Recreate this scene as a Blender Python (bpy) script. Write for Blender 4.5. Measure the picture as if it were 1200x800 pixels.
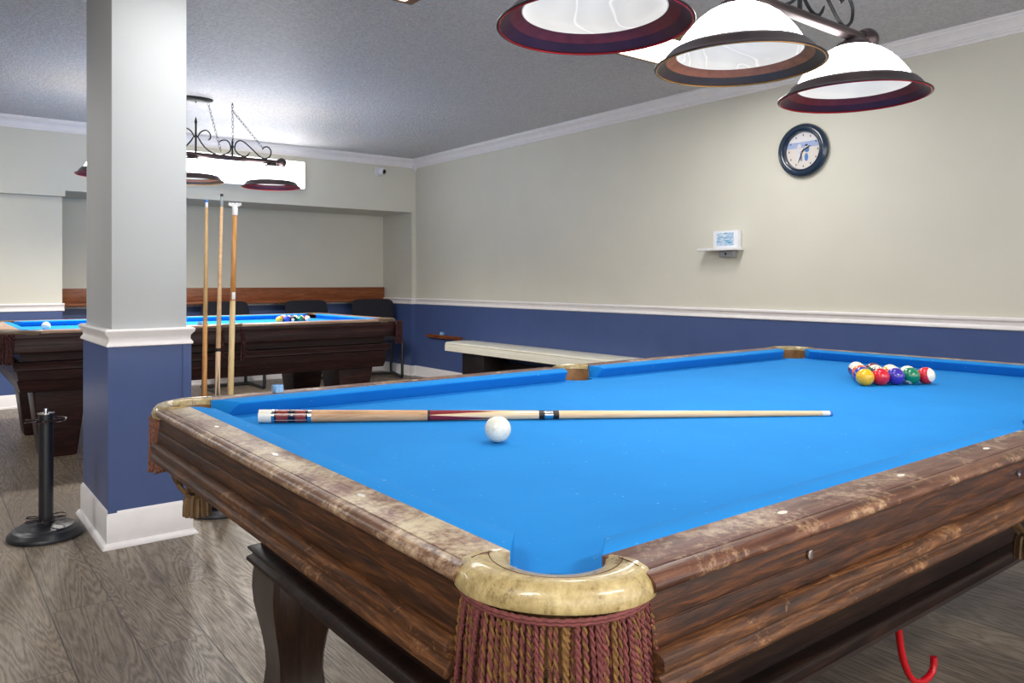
import bpy, math, random
from mathutils import Vector, Matrix, noise
PI = math.pi
random.seed(7)
scn = bpy.context.scene
C = scn.collection
for o in list(bpy.data.objects): bpy.data.objects.remove(o)

# ------------------------------------------------------------------ camera, world, exposure
F_PX, YAW, CXP, HYP, CAM_Z = 902.6, math.radians(36.905), 574.8, 329.9, 1.0914
cam = bpy.data.cameras.new('camera'); cam_o = bpy.data.objects.new('camera', cam); C.objects.link(cam_o)
cam.sensor_fit = 'HORIZONTAL'; cam.sensor_width = 36; cam.lens = F_PX*36/1200
cam.shift_x = (600-CXP)/1200; cam.shift_y = (HYP-400)/1200
cam.clip_start = 0.02
cam_o.location = (0, 0, CAM_Z); cam_o.rotation_euler = (PI/2, 0, -YAW)
scn.camera = cam_o
scn.view_settings.view_transform = 'Standard'; scn.view_settings.look = 'None'
scn.view_settings.gamma = 1; scn.view_settings.use_curve_mapping = False
scn.view_settings.exposure = 0.5
w = bpy.data.worlds.new('world'); scn.world = w; w.use_nodes = True
w.node_tree.nodes['Background'].inputs[0].default_value = (1.0, 0.985, 0.96, 1)
w.node_tree.nodes['Background'].inputs[1].default_value = 2.1
LAMP_W = 1.85        # each bulb in a billiard lamp
FIXTURE_E = 7.0    # fluorescent diffusers
FIXTURE_W = 26.0    # the tubes' light, one area lamp per ceiling fixture
WALLBOX_E = 3.6
WALLBOX_W = 5.0

# ------------------------------------------------------------------ mesh helper
class MB:
    def __init__(s): s.v = []; s.f = []; s.m = []; s.sm = []
    def add(s, vs, fs, mi=0, smooth=False):
        b = len(s.v); s.v += [tuple(v) for v in vs]
        for f in fs: s.f.append([i+b for i in f]); s.m.append(mi); s.sm.append(smooth)
        return s
    def box(s, x0, x1, y0, y1, z0, z1, mi=0):
        vs = [(x, y, z) for x in (x0, x1) for y in (y0, y1) for z in (z0, z1)]
        return s.add(vs, [(0,1,3,2),(4,6,7,5),(0,4,5,1),(2,3,7,6),(0,2,6,4),(1,5,7,3)], mi)
    def frustum(s, cx, cy, z0, z1, h0, h1, mi=0):
        vs = []
        for z, h in ((z0, h0), (z1, h1)):
            for sx, sy in ((-1,-1),(1,-1),(1,1),(-1,1)): vs.append((cx+sx*h[0], cy+sy*h[1], z))
        return s.add(vs, [(3,2,1,0),(4,5,6,7),(0,1,5,4),(1,2,6,5),(2,3,7,6),(3,0,4,7)], mi)
    def loft(s, rings, closed=True, caps=True, mi=0, smooth=True):
        n = len(rings[0]); vs = [p for r in rings for p in r]; fs = []
        for i in range(len(rings)-1):
            for j in range(n if closed else n-1):
                k = (j+1) % n
                fs.append((i*n+j, i*n+k, (i+1)*n+k, (i+1)*n+j))
        s.add(vs, fs, mi, smooth)
        if caps and closed:
            s.add(rings[0], [tuple(range(n))[::-1]], mi); s.add(rings[-1], [tuple(range(n))], mi)
        return s
    def lathe(s, prof, c=(0,0,0), seg=32, axis='z', mi=0, smooth=True, caps=False):
        rings = []
        for r, h in prof:
            ring = []
            for k in range(seg):
                a = 2*PI*k/seg; x, y = r*math.cos(a), r*math.sin(a)
                p = (x, y, h) if axis == 'z' else ((h, x, y) if axis == 'x' else (y, h, x))
                ring.append((p[0]+c[0], p[1]+c[1], p[2]+c[2]))
            rings.append(ring)
        return s.loft(rings, True, caps, mi, smooth)
    def tube(s, pts, r, seg=8, mi=0, closed=False, caps=True):
        pts = [Vector(p) for p in pts]; n = len(pts)
        rs = r if isinstance(r, (list, tuple)) else [r]*n
        t0 = (pts[1]-pts[0]).normalized()
        up = Vector((0,0,1)) if abs(t0.z) < .9 else Vector((1,0,0))
        nrm = t0.cross(up).normalized(); rings = []
        for i in range(n):
            if closed: t = pts[(i+1) % n]-pts[i-1]
            else: t = pts[min(i+1, n-1)]-pts[max(i-1, 0)]
            t = t.normalized() if t.length > 1e-9 else t0
            nrm = nrm - t*nrm.dot(t)
            nrm = nrm.normalized() if nrm.length > 1e-6 else t.orthogonal().normalized()
            b = t.cross(nrm)
            rings.append([pts[i]+(nrm*math.cos(2*PI*k/seg)+b*math.sin(2*PI*k/seg))*rs[i] for k in range(seg)])
        if closed: rings.append(rings[0])
        return s.loft(rings, True, caps and not closed, mi, True)
    def sphere(s, c, r, seg=24, mi=0):
        if not isinstance(r, tuple): r = (r, r, r)
        rings = []; n = seg//2
        for i in range(n+1):
            a = PI*i/n - PI/2; a = max(-PI/2+1e-3, min(PI/2-1e-3, a))
            rings.append([(c[0]+r[0]*math.cos(a)*math.cos(2*PI*k/seg), c[1]+r[1]*math.cos(a)*math.sin(2*PI*k/seg), c[2]+r[2]*math.sin(a)) for k in range(seg)])
        return s.loft(rings, True, True, mi, True)
    def prism(s, poly, fn, t0, t1, mi=0, smooth=False):
        """poly in 2D, fn(p, t)->3D, from t0 to t1"""
        return s.loft([[fn(p, t0) for p in poly], [fn(p, t1) for p in poly]], True, True, mi, smooth)
    def rect_sweep(s, prof, hx, hy, cx=0, cy=0, mi=0, closed=True):
        rings = []
        for sx, sy in ((-1,-1),(1,-1),(1,1),(-1,1),(-1,-1)):
            rings.append([(cx+sx*(hx+o), cy+sy*(hy+o), z) for o, z in prof])
        return s.loft(rings, closed, False, mi, False)
    def build(s, name, mats, parent=None, loc=None, bevel=0, bseg=2, auto=True):
        me = bpy.data.meshes.new(name); me.from_pydata(s.v, [], s.f)
        if not isinstance(mats, (list, tuple)): mats = [mats]
        for m in mats: me.materials.append(m)
        me.polygons.foreach_set('material_index', s.m); me.polygons.foreach_set('use_smooth', s.sm)
        me.update()
        import bmesh
        bm = bmesh.new(); bm.from_mesh(me)
        bmesh.ops.remove_doubles(bm, verts=bm.verts, dist=1e-6)
        bmesh.ops.recalc_face_normals(bm, faces=bm.faces)
        if bevel:
            es = [e for e in bm.edges if len(e.link_faces) == 2 and e.calc_face_angle(0) > .5]
            bmesh.ops.bevel(bm, geom=es, offset=bevel, segments=bseg, profile=.5, affect='EDGES', clamp_overlap=True)
            for f in bm.faces: f.smooth = True
        bm.to_mesh(me); bm.free()
        if auto:
            try: me.set_sharp_from_angle(angle=math.radians(40))
            except Exception: pass
        o = bpy.data.objects.new(name, me); C.objects.link(o)
        if parent: o.parent = parent
        if loc: o.location = loc
        return o

def tag(o, label=None, cat=None, group=None, kind=None):
    if label: o['label'] = label
    if cat: o['category'] = cat
    if group: o['group'] = group
    if kind: o['kind'] = kind
    return o
def thing(name, loc, label, cat, group=None, rz=0):
    o = bpy.data.objects.new(name, None); C.objects.link(o); o.empty_display_size = .05
    o.location = loc; o.rotation_euler = (0, 0, rz)
    return tag(o, label, cat, group)
def dup(root, loc=None, label=None, rz=None):
    r = root.copy(); C.objects.link(r)
    if loc: r.location = loc
    if label: r['label'] = label
    if rz is not None: r.rotation_euler = (0, 0, rz)
    for ch in list(root.children):
        c = ch.copy(); C.objects.link(c); c.parent = r
        for g in list(ch.children):
            d = g.copy(); C.objects.link(d); d.parent = c
    return r
def struct(o): o['kind'] = 'structure'; return o
def smooth_path(pts, n=8):
    P = [Vector(p) for p in pts]; out = []
    for i in range(len(P)-1):
        p0 = P[max(i-1, 0)]; p1 = P[i]; p2 = P[i+1]; p3 = P[min(i+2, len(P)-1)]
        for k in range(n):
            t = k/n
            out.append(.5*((2*p1)+(p2-p0)*t+(2*p0-5*p1+4*p2-p3)*t*t+(3*p1-p0-3*p2+p3)*t**3))
    out.append(P[-1]); return out

# ------------------------------------------------------------------ materials
def srgb(r, g, b):
    f = lambda c: (c/255/12.92) if c/255 <= .04045 else ((c/255+.055)/1.055)**2.4
    return (f(r), f(g), f(b), 1)
class N:
    def __init__(s, name):
        s.m = bpy.data.materials.new(name); s.m.use_nodes = True; s.t = s.m.node_tree
        s.b = s.t.nodes['Principled BSDF']
    def n(s, kind, **kw):
        nd = s.t.nodes.new(kind)
        for k, v in kw.items():
            if k.startswith('i_'):
                key = k[2:]; key = int(key) if key.isdigit() else key.replace('_', ' ')
                s.set(nd, key, v)
            else: setattr(nd, k, v)
        return nd
    def set(s, nd, key, v):
        inp = nd.inputs[key]
        if hasattr(v, 'links') or isinstance(v, bpy.types.NodeSocket): s.t.links.new(v, inp)
        else: inp.default_value = v
    def B(s, **kw):
        for k, v in kw.items(): s.set(s.b, k.replace('_', ' '), v)
    def coord(s, scale=(1,1,1), kind='Object', rot=(0,0,0), loc=(0,0,0)):
        tc = s.n('ShaderNodeTexCoord'); mp = s.n('ShaderNodeMapping')
        s.t.links.new(tc.outputs[kind], mp.inputs[0]); mp.inputs['Scale'].default_value = scale
        mp.inputs['Rotation'].default_value = rot; mp.inputs['Location'].default_value = loc
        return mp.outputs[0]
    def noise(s, scale, vec, detail=4, rough=.55, dist=0):
        return s.n('ShaderNodeTexNoise', i_Vector=vec, i_Scale=scale, i_Detail=detail, i_Roughness=rough, i_Distortion=dist)
    def ramp(s, fac, stops):
        r = s.n('ShaderNodeValToRGB'); s.t.links.new(fac, r.inputs[0]); cr = r.color_ramp
        while len(cr.elements) < len(stops): cr.elements.new(.5)
        for e, (p, c) in zip(cr.elements, stops): e.position = p; e.color = c if len(c) == 4 else (*c, 1)
        return r.outputs[0]
    def mix(s, fac, a, b, mode='MIX'):
        m = s.n('ShaderNodeMix', data_type='RGBA', blend_type=mode)
        s.set(m, 0, fac); s.set(m, 6, a); s.set(m, 7, b); return m.outputs[2]
    def math(s, op, a, b=0.0, c=None):
        m = s.n('ShaderNodeMath', operation=op); s.set(m, 0, a); s.set(m, 1, b)
        if c is not None: s.set(m, 2, c)
        return m.outputs[0]
    def bump(s, h, strength=.3, dist=.01):
        b = s.n('ShaderNodeBump'); s.t.links.new(h, b.inputs['Height']); b.inputs['Strength'].default_value = strength
        b.inputs['Distance'].default_value = dist; s.t.links.new(b.outputs[0], s.b.inputs['Normal'])
    def sep(s, vec):
        q = s.n('ShaderNodeSeparateXYZ'); s.t.links.new(vec, q.inputs[0]); return q.outputs

def plain(name, col, rough=.5, metal=0, var=.06, nscale=20, bump=0, bscale=200, coat=0, spec=.5):
    k = N(name); v = k.coord(); nz = k.noise(nscale, v)
    dark = tuple(c*(1-var) for c in col[:3])+(1,); lite = tuple(min(1, c*(1+var)) for c in col[:3])+(1,)
    k.B(Base_Color=k.ramp(nz.outputs[0], [(.3, dark), (.7, lite)]), Roughness=rough, Metallic=metal)
    k.b.inputs['Coat Weight'].default_value = coat; k.b.inputs['Specular IOR Level'].default_value = spec
    if bump: k.bump(k.noise(bscale, v, 3).outputs[0], bump, .002)
    return k.m

def wood(name, c0, c1, c2, axis='x', rough=.35, scale=1.0, coat=.2, bump=.15, wear=None, wear_amt=.5, spec=.28):
    k = N(name); sc = {'x': (1.2, 14, 14), 'y': (14, 1.2, 14), 'z': (14, 14, 1.2)}[axis]
    v = k.coord(tuple(a*scale for a in sc))
    n1 = k.noise(2.2, v, 8, .65, 1.2); n2 = k.noise(9, v, 6, .7, .3)
    f = k.math('ADD', k.math('MULTIPLY', n1.outputs[0], .65), k.math('MULTIPLY', n2.outputs[0], .35))
    col = k.ramp(f, [(.36, c0), (.5, c1), (.64, c2)])
    if wear:
        v2 = k.coord((1,1,2)); w1 = k.noise(9.0, v2, 9, .72, .5); w2 = k.noise(90, k.coord(), 5, .8)
        wf = k.math('ADD', k.math('MULTIPLY', w1.outputs[0], .6), k.math('MULTIPLY', w2.outputs[0], .4))
        wf = k.ramp(wf, [(wear_amt-.05, (0,0,0)), (wear_amt+.08, (1,1,1))])
        col = k.mix(wf, col, wear)
    k.B(Base_Color=col, Roughness=k.ramp(n2.outputs[0], [(.2, (rough*.8,)*3), (.8, (min(1, rough*1.4),)*3)]))
    k.b.inputs['Coat Weight'].default_value = coat; k.b.inputs['Coat Roughness'].default_value = .25; k.b.inputs['Specular IOR Level'].default_value = spec
    k.bump(f, bump, .003)
    return k.m

def emis(name, col, e, base=(.8,.8,.8,1)):
    k = N(name); k.B(Base_Color=base, Roughness=.4); k.b.inputs['Emission Color'].default_value = col
    k.b.inputs['Emission Strength'].default_value = e; return k.m

M = {}
M['wall'] = plain('wall_paint', srgb(214,211,197), .55, var=.02, nscale=3, bump=.12, bscale=60)
M['wall_niche'] = M['wall']
M['blue'] = plain('blue_wainscot_paint', srgb(70,88,136), .35, var=.05, nscale=6, bump=.06, bscale=40)
M['pillar'] = plain('pillar_paint', srgb(184,187,189), .6, var=.015, nscale=4, bump=.3, bscale=35)
M['trim'] = plain('white_trim_paint', srgb(238,234,234), .35, var=.03, nscale=15)
k = N('ceiling_stipple'); v = k.coord(); nz = k.noise(55, v, 5, .7)
k.B(Base_Color=k.ramp(nz.outputs[0], [(.35, srgb(212,210,212)), (.7, srgb(246,244,245))]), Roughness=.5)
k.bump(nz.outputs[0], 1.0, .035); M['ceiling'] = k.m
# floor: wide vinyl planks along Y
k = N('floor_planks'); v = k.coord((1,1,1), rot=(0,0,PI/2)); br = k.n('ShaderNodeTexBrick', offset=.37, squash=1)
k.t.links.new(v, br.inputs['Vector'])
for nme, val in (('Scale', 1.0), ('Mortar Size', .0024), ('Mortar Smooth', .3), ('Bias', 0), ('Brick Width', 1.22), ('Row Height', .182)): br.inputs[nme].default_value = val
br.inputs['Color1'].default_value = (0,0,0,1); br.inputs['Color2'].default_value = (1,1,1,1); br.inputs['Mortar'].default_value = (.5,.5,.5,1)
off = k.n('ShaderNodeVectorMath', operation='MULTIPLY_ADD'); k.t.links.new(br.outputs[0], off.inputs[0]); off.inputs[1].default_value = (7, 3, 5)
k.t.links.new(k.coord((3.6, .42, 1)), off.inputs[2])
g1 = k.noise(1.5, off.outputs[0], 4, .45, .5)
rings = k.math('FRACT', k.math('MULTIPLY', g1.outputs[0], 34.0))
tri = k.math('ABSOLUTE', k.math('SUBTRACT', rings, .5))
fine = k.noise(14, k.coord((12, 1, 1)), 6, .7, .5)
grain = k.math('ADD', k.math('MULTIPLY', tri, .62), k.math('MULTIPLY', fine.outputs[0], .95))
col = k.ramp(grain, [(.35, srgb(92,80,69)), (.6, srgb(128,114,99)), (.85, srgb(154,140,122))])
pv = k.ramp(br.outputs[0], [(0, (.72,.71,.72)), (1, (1.0,.98,.94))])
col = k.mix(1.0, col, pv, 'MULTIPLY')
blot = k.noise(1.6, k.coord(), 4, .6); col = k.mix(1.0, col, k.ramp(blot.outputs[0], [(.35, (.78,.77,.76)), (.65, (1,1,.97))]), 'MULTIPLY')
col = k.mix(br.outputs['Fac'], col, srgb(62,54,48))
k.B(Base_Color=col, Roughness=k.ramp(grain, [(.3, (.52,)*3), (.8, (.30,)*3)]))
h = k.math('SUBTRACT', grain, k.math('MULTIPLY', br.outputs['Fac'], 1.2)); k.bump(h, .5, .003); M['floor'] = k.m

def cloth(name, c, c2):
    k = N(name); v = k.coord()
    big = k.noise(3, v, 5, .6); sp = k.noise(75, k.coord((1,1.4,1)), 2, .5)
    col = k.ramp(big.outputs[0], [(.3, c), (.7, c2)])
    spk = k.ramp(sp.outputs[0], [(.715, (0,0,0)), (.75, (1,1,1))])
    col = k.mix(k.math('MULTIPLY', spk, .45), col, srgb(150,205,250))
    k.B(Base_Color=col, Roughness=.85); k.b.inputs['Sheen Weight'].default_value = .0; k.b.inputs['Sheen Roughness'].default_value = .5
    k.b.inputs['Specular IOR Level'].default_value = .2
    k.bump(k.noise(900, v, 2).outputs[0], .15, .001); return k.m
M['cloth'] = cloth('blue_felt', srgb(22,126,202), srgb(26,134,210))
M['wood'] = wood('dark_walnut', srgb(24,10,4), srgb(58,30,13), srgb(98,56,26), 'x', .46, coat=.03, scale=2.4, bump=.5, wear=srgb(100,68,44), wear_amt=.63)
M['mould'] = wood('worn_moulding', srgb(30,16,9), srgb(74,44,24), srgb(122,78,42), 'x', .46, coat=.03, scale=2.4, bump=.5, wear=srgb(168,124,84), wear_amt=.60)
M['mould_y'] = wood('worn_moulding_cross', srgb(30,16,9), srgb(74,44,24), srgb(122,78,42), 'y', .46, coat=.03, scale=2.4, bump=.5, wear=srgb(168,124,84), wear_amt=.60)
M['wood_y'] = wood('dark_walnut_cross', srgb(26,13,6), srgb(60,34,17), srgb(98,60,32), 'y', .46, coat=.03, scale=2.4, bump=.5)
M['wood_z'] = wood('dark_walnut_leg', srgb(26,14,10), srgb(42,25,17), srgb(60,38,26), 'z', .3, coat=.5, bump=.05)
M['wood_low'] = wood('cabinet_walnut', srgb(20,11,9), srgb(34,20,15), srgb(52,32,22), 'x', .42, coat=.05, bump=.06)
M['top'] = wood('worn_rail_top', srgb(66,38,32), srgb(98,66,56), srgb(124,92,80), 'x', .42, coat=.1, scale=2, wear=srgb(176,152,128), wear_amt=.54)
M['top_y'] = wood('worn_rail_top_cross', srgb(76,46,38), srgb(112,78,66), srgb(146,116,98), 'y', .38, coat=.15, scale=2, wear=srgb(184,168,140), wear_amt=.505)
M['lip'] = wood('scuffed_rail_lip', srgb(50,27,20), srgb(88,54,40), srgb(128,90,68), 'x', .3, wear=srgb(186,154,120), wear_amt=.56, bump=.3)
M['lip_y'] = wood('scuffed_rail_lip_cross', srgb(56,32,22), srgb(98,66,46), srgb(138,104,80), 'y', .3, wear=srgb(186,160,130), wear_amt=.54, bump=.3)
M['mahog'] = wood('mahogany_brown', srgb(24,11,11), srgb(44,23,21), srgb(66,37,32), 'x', .40, coat=.05, bump=.05)
M['mahog_top'] = wood('mahogany_rail_top', srgb(120,84,66), srgb(160,124,100), srgb(200,172,146), 'x', .3, coat=.4)
M['dark'] = plain('dark_recess', srgb(24,16,14), .6)
M['inlay'] = plain('black_inlay', srgb(26,18,18), .4)
M['pearl'] = plain('pearl_inlay', srgb(226,222,212), .25)
k = N('cracked_cream_leather'); v = k.coord(); n1 = k.noise(26, v, 8, .75, .8); n2 = k.noise(120, k.coord((1,1,.35)), 6, .8)
f = k.math('ADD', k.math('MULTIPLY', n1.outputs[0], .55), k.math('MULTIPLY', n2.outputs[0], .45))
k.B(Base_Color=k.ramp(f, [(.38, srgb(84,66,36)), (.455, srgb(158,138,92)), (.6, srgb(192,172,122)), (.75, srgb(210,194,150))]), Roughness=.3)
k.b.inputs['Coat Weight'].default_value = .35; k.bump(f, .25, .004); M['cream'] = k.m
M['stitch'] = plain('leather_tooling', srgb(84,44,30), .5)
M['leather'] = plain('brown_pocket_leather', srgb(136,98,58), .55, var=.25, nscale=30, bump=.3, bscale=80)
M['capdark'] = plain('dark_cap_leather', srgb(92,74,54), .4, var=.2)
M['netleather'] = plain('aged_net_leather', srgb(112,84,52), .5, var=.3, nscale=40)
M['maroon'] = plain('maroon_cord', srgb(104,52,50), .9, var=.3, nscale=150)
M['gold'] = plain('gold_cord', srgb(112,78,38), .9, var=.3, nscale=150)
M['rust'] = plain('rust_cord', srgb(122,80,64), .9, var=.3, nscale=150)
M['darkcord'] = plain('dark_cord', srgb(62,28,28), .9, var=.3, nscale=100)
M['blackmetal'] = plain('black_metal', srgb(28,30,36), .35, metal=.0, var=.2, spec=.6)
M['bronze'] = plain('oiled_bronze', srgb(72,62,64), .30, metal=.8, var=.25, nscale=8)
M['copper'] = plain('copper_underside', srgb(96,72,52), .4, metal=.0, var=.2, nscale=10)
M['copper_lit'] = plain('copper_underside_lit', srgb(206,120,74), .4, metal=.0, var=.2, nscale=30)  # inner zone of the copper underside, lamp light painted in as brighter colour
M['red_lit'] = plain('oxblood_underside_lit', srgb(136,48,44), .4, metal=.1, var=.25, nscale=30)  # same for the red shades: lit inner zone put into the colour
M['red_under'] = plain('oxblood_underside', srgb(84,34,44), .38, metal=.1, var=.25, nscale=9)
M['rimgold'] = plain('gold_rim', srgb(214,160,96), .25, metal=.6)
M['rimred'] = plain('red_rim', srgb(190,40,44), .25, metal=.4)
M['chrome'] = plain('chrome', srgb(210,210,212), .12, metal=1)
M['iron'] = plain('black_iron', srgb(26,30,30), .45, metal=.4)
M['blackfab'] = plain('black_chair_fabric', srgb(22,24,36), .85, var=.2, nscale=60)
M['white'] = plain('white_plastic', srgb(228,228,230), .4)
M['cushion_white'] = plain('cream_vinyl', srgb(232,228,212), .4, var=.03)
M['ledge'] = wood('reddish_ledge_wood', srgb(104,52,28), srgb(138,78,44), srgb(160,98,60), 'x', .3)
M['ledge_y'] = wood('reddish_rack_wood', srgb(84,40,22), srgb(124,66,36), srgb(150,88,52), 'y', .3)
M['redplastic'] = plain('red_plastic', srgb(186,14,26), .25)
M['chalk'] = plain('chalk_blue_paper', srgb(140,186,232), .7, var=.3, nscale=70)
M['chalktop'] = plain('chalk_top', srgb(60,120,200), .9)

def glass_shade_mat():
    k = N('alabaster_glass'); v = k.coord((1,1,1.5)); n1 = k.noise(2.6, v, 2, .4, 1.2)
    r = k.math('FRACT', k.math('MULTIPLY', n1.outputs[0], 9.0)); line = k.math('ABSOLUTE', k.math('SUBTRACT', r, .5))
    em = k.ramp(line, [(0, (1,.97,.93)), (.06, (.62,.60,.58)), (.5, (.72,.70,.67))])
    k.B(Base_Color=(.42,.41,.39,1), Roughness=.25, Emission_Color=em, Emission_Strength=.5); k.b.inputs['Transmission Weight'].default_value = 0
    return k.m
M['glass'] = glass_shade_mat()
M['glass_out'] = emis('glowing_white_glass', (1,.975,.95,1), 12.0)
M['bulb'] = emis('bulb_glow', (1,.96,.9,1), 5)
M['diffuser'] = emis('fluorescent_diffuser', (1,.99,.96,1), FIXTURE_E)
M['wallbox'] = emis('wall_light_diffuser', (1,.98,.95,1), WALLBOX_E)
M['oak'] = wood('oak_fixture_trim', srgb(92,64,44), srgb(128,94,66), srgb(160,122,86), 'x', .4)

# ------------------------------------------------------------------ room
XW, YF, CE = 4.6926, 7.70, 2.50
X0, Y0R, YB = -3.2, -2.6, 8.38
NX = 4.64       # niche right return
struct(MB().box(X0-.1, XW+.1, Y0R-.1, YB+.1, -.1, 0).build('floor', M['floor']))
struct(MB().box(X0-.1, XW+.1, Y0R-.1, YB+.1, CE, CE+.1).build('ceiling', M['ceiling']))
wr = struct(MB().box(XW, XW+.1, Y0R, YB+.1, 0, CE).build('wall_right', M['wall']))
wb = struct(MB().box(X0, XW, YB, YB+.1, 0, CE).build('wall_far', M['wall']))
wl = struct(MB().box(X0-.1, X0, Y0R, YB+.1, 0, CE).build('wall_left', M['wall']))
# soffit with a step at its left end
so = MB().box(1.083, XW, YF, YB, 1.895, CE).box(X0, 1.083, YF, YB, 1.845, CE)
struct(so.build('wall_soffit', M['wall']))
struct(MB().box(X0, 1.07, YF+.08, YB, 0, 1.845).build('wall_pier', M['wall']))
struct(MB().box(NX, XW, YF, YB, 0, 1.895).build('wall_return', M['wall']))
WZ, RB, RT, BZ = .83, .829, .90, .118
def wains_x(name, x0, x1, y):        # panel facing -Y
    struct(MB().box(x0, x1, y-.010, y, BZ, WZ).build(name, M['blue']))
def prof_rail(): return [(0,RT),(.020,RT),(.026,RT-.006),(.026,RT-.016),(.014,RT-.026),(.012,RT-.044),(.020,RT-.056),(.020,RT-.066),(.010,RB),(0,RB)]
def prof_base(): return [(0,BZ),(.008,BZ),(.015,BZ-.012),(.015,.018),(.028,.014),(.028,0),(0,0)]
def prof_crown(): return [(0,CE),(.092,CE),(.092,CE-.014),(.080,CE-.014),(.076,CE-.024),(.05,CE-.037),(.034,CE-.058),(.033,CE-.066),(.021,CE-.066),(.021,CE-.076),(.011,CE-.077),(.013,CE-.094),(0,CE-.094)]
def run_y(name, prof, x, y0, y1): return struct(MB().prism(prof, lambda p, t: (x-p[0], t, p[1]), y0, y1).build(name, M['trim']))
def run_x(name, prof, y, x0, x1): return struct(MB().prism(prof, lambda p, t: (t, y-p[0], p[1]), x0, x1).build(name, M['trim']))
struct(MB().box(XW-.010, XW, Y0R, YF, BZ, WZ).build('trim_1', M['blue']))
run_y('trim_2', prof_rail(), XW, Y0R, YF-.001); run_y('baseboard_right', prof_base(), XW, Y0R, YF-.001); run_y('trim_3', prof_crown(), XW, Y0R, YF)
run_x('trim_4', prof_crown(), YF, X0, XW)
# corner block of the crown
struct(MB().prism([(-.004,CE-.088),(-.085,CE-.03),(-.03,CE-.012),(-.004,CE-.012)], lambda p, t: (XW+p[0], t, p[1]), YF-.045, YF-.005).frustum(XW-.03, YF-.03, CE-.135, CE-.07, (.004,.004), (.03,.03)).build('trim_5', M['trim']))
# niche: back wall, return, front strip, pier
wains_x('trim_6', 1.07, NX, YB); run_x('trim_7', prof_rail(), YB, 1.07, NX); run_x('baseboard_niche', prof_base(), YB, 1.07, NX)
struct(MB().box(NX-.010, NX, YF, YB, BZ, WZ).build('trim_8', M['blue'])); run_y('trim_9', prof_rail(), NX, YF, YB); run_y('baseboard_return', prof_base(), NX, YF, YB)
wains_x('trim_10', NX-.01, XW, YF); run_x('trim_11', prof_rail(), YF, NX-.02, XW); run_x('baseboard_strip', prof_base(), YF, NX-.02, XW)
wains_x('trim_12', X0, 1.07, YF+.08); run_x('trim_13', prof_rail(), YF+.08, X0, 1.085); run_x('baseboard_pier', prof_base(), YF+.08, X0, 1.08)
struct(MB().box(X0, X0+.01, Y0R, YF, BZ, WZ).build('trim_14', M['blue']))
# pillar
PX0, PX1, PY0, PY1 = .656, .954, 3.47, 4.04
pc, pd, ph, pk = (PX0+PX1)/2, (PY0+PY1)/2, (PX1-PX0)/2, (PY1-PY0)/2
pil = struct(MB().box(PX0, PX1, PY0, PY1, 0, CE).build('pillar', M['pillar'], bevel=.003))
def pring(name, prof, m):
    o = MB().rect_sweep(prof, ph, pk, pc, pd).build(name, m); o.parent = pil; return o
pring('pillar_wainscot', [(0,.84),(.012,.84),(.012,.13),(0,.13)], M['blue'])
cp = MB()
for sx in (0, 1):      # corner beads of the wainscot on the visible faces
    cp.box(PX0-.0165 if sx == 0 else PX1-.02, PX0+.018 if sx == 0 else PX1+.0155, PY0-.0165, PY0-.012, .135, .83)
o = cp.build('corner_board', M['blue'], pil)
pring('pillar_chair_rail', [(0,.895),(.022,.895),(.030,.888),(.028,.878),(.014,.862),(.013,.845),(.022,.832),(.022,.824),(.012,.820),(0,.820)], M['trim'])
pring('pillar_baseboard', [(0,.148),(.012,.148),(.022,.134),(.022,.022),(.030,.018),(.040,.004),(.040,0),(0,0)], M['trim'])
pring('pillar_crown', [(0,CE),(.085,CE),(.085,CE-.012),(.060,CE-.03),(.030,CE-.062),(.022,CE-.074),(.012,CE-.078),(.012,CE-.09),(0,CE-.09)], M['trim'])

# ------------------------------------------------------------------ ceiling fluorescent fixtures
def fixture(x0, x1, y0, y1, label, pw=1.0):
    zb = 2.40; cx, cy = (x0+x1)/2, (y0+y1)/2
    t = thing('ceiling_light', (cx, cy, CE), label, 'ceiling light', 'wood trimmed fluorescent ceiling lights')
    hx, hy = (x1-x0)/2, (y1-y0)/2
    for s in (-1, 1):
        MB().box(-hx, hx, s*hy-.018 if s > 0 else -hy, hy if s > 0 else -hy+.018, zb-CE, 0).build('side_trim', M['oak'], t)
        MB().box(s*(hx-.045) if s > 0 else -hx, hx if s > 0 else -hx+.045, -hy+.018, hy-.018, zb-CE, 0).build('end_trim', M['oak'], t)
    MB().box(-hx+.045, hx-.045, -hy+.018, hy-.018, zb-CE+.004, zb-CE+.02).build('diffuser', M['diffuser'], t)
    l = bpy.data.lights.new('tube_light', 'AREA'); l.shape = 'RECTANGLE'; l.size = x1-x0-.1; l.size_y = y1-y0-.05
    l.energy = FIXTURE_W*pw; l.color = (1,.975,.94)
    lo = bpy.data.objects.new('tube_light', l); C.objects.link(lo); lo.parent = t; lo.location = (0,0,zb-CE-.01)
    return t
fixture(2.86, 4.08, 2.72, 3.11, 'wood trimmed fluorescent ceiling light seen between the nearest billiard lamp shades', .35)
fixture(.67, 1.89, 2.75, 3.14, 'wood trimmed fluorescent ceiling light whose corner shows at the top edge of the picture', .12)
fixture(.67, 1.89, -1.2, -.8, 'added unseen ceiling light for fill, behind the camera on the right')  # unseen fixture added as fill light from behind the camera
fixture(-1.9, -.68, -.2, .2, 'added unseen ceiling light for fill, behind the camera on the left')  # second unseen fill fixture, added on the left
fixture(-1.9, -.68, 4.4, 4.8, 'added unseen ceiling light brightening the back, over the left part of the room', .35)  # out of view, added to lift the back of the room
fixture(-1.3, -.08, 6.2, 6.6, 'added unseen ceiling light brightening the niche and soffit, at the left beside the pier', .4)  # out of view, added to light pier, soffit and niche

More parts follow.
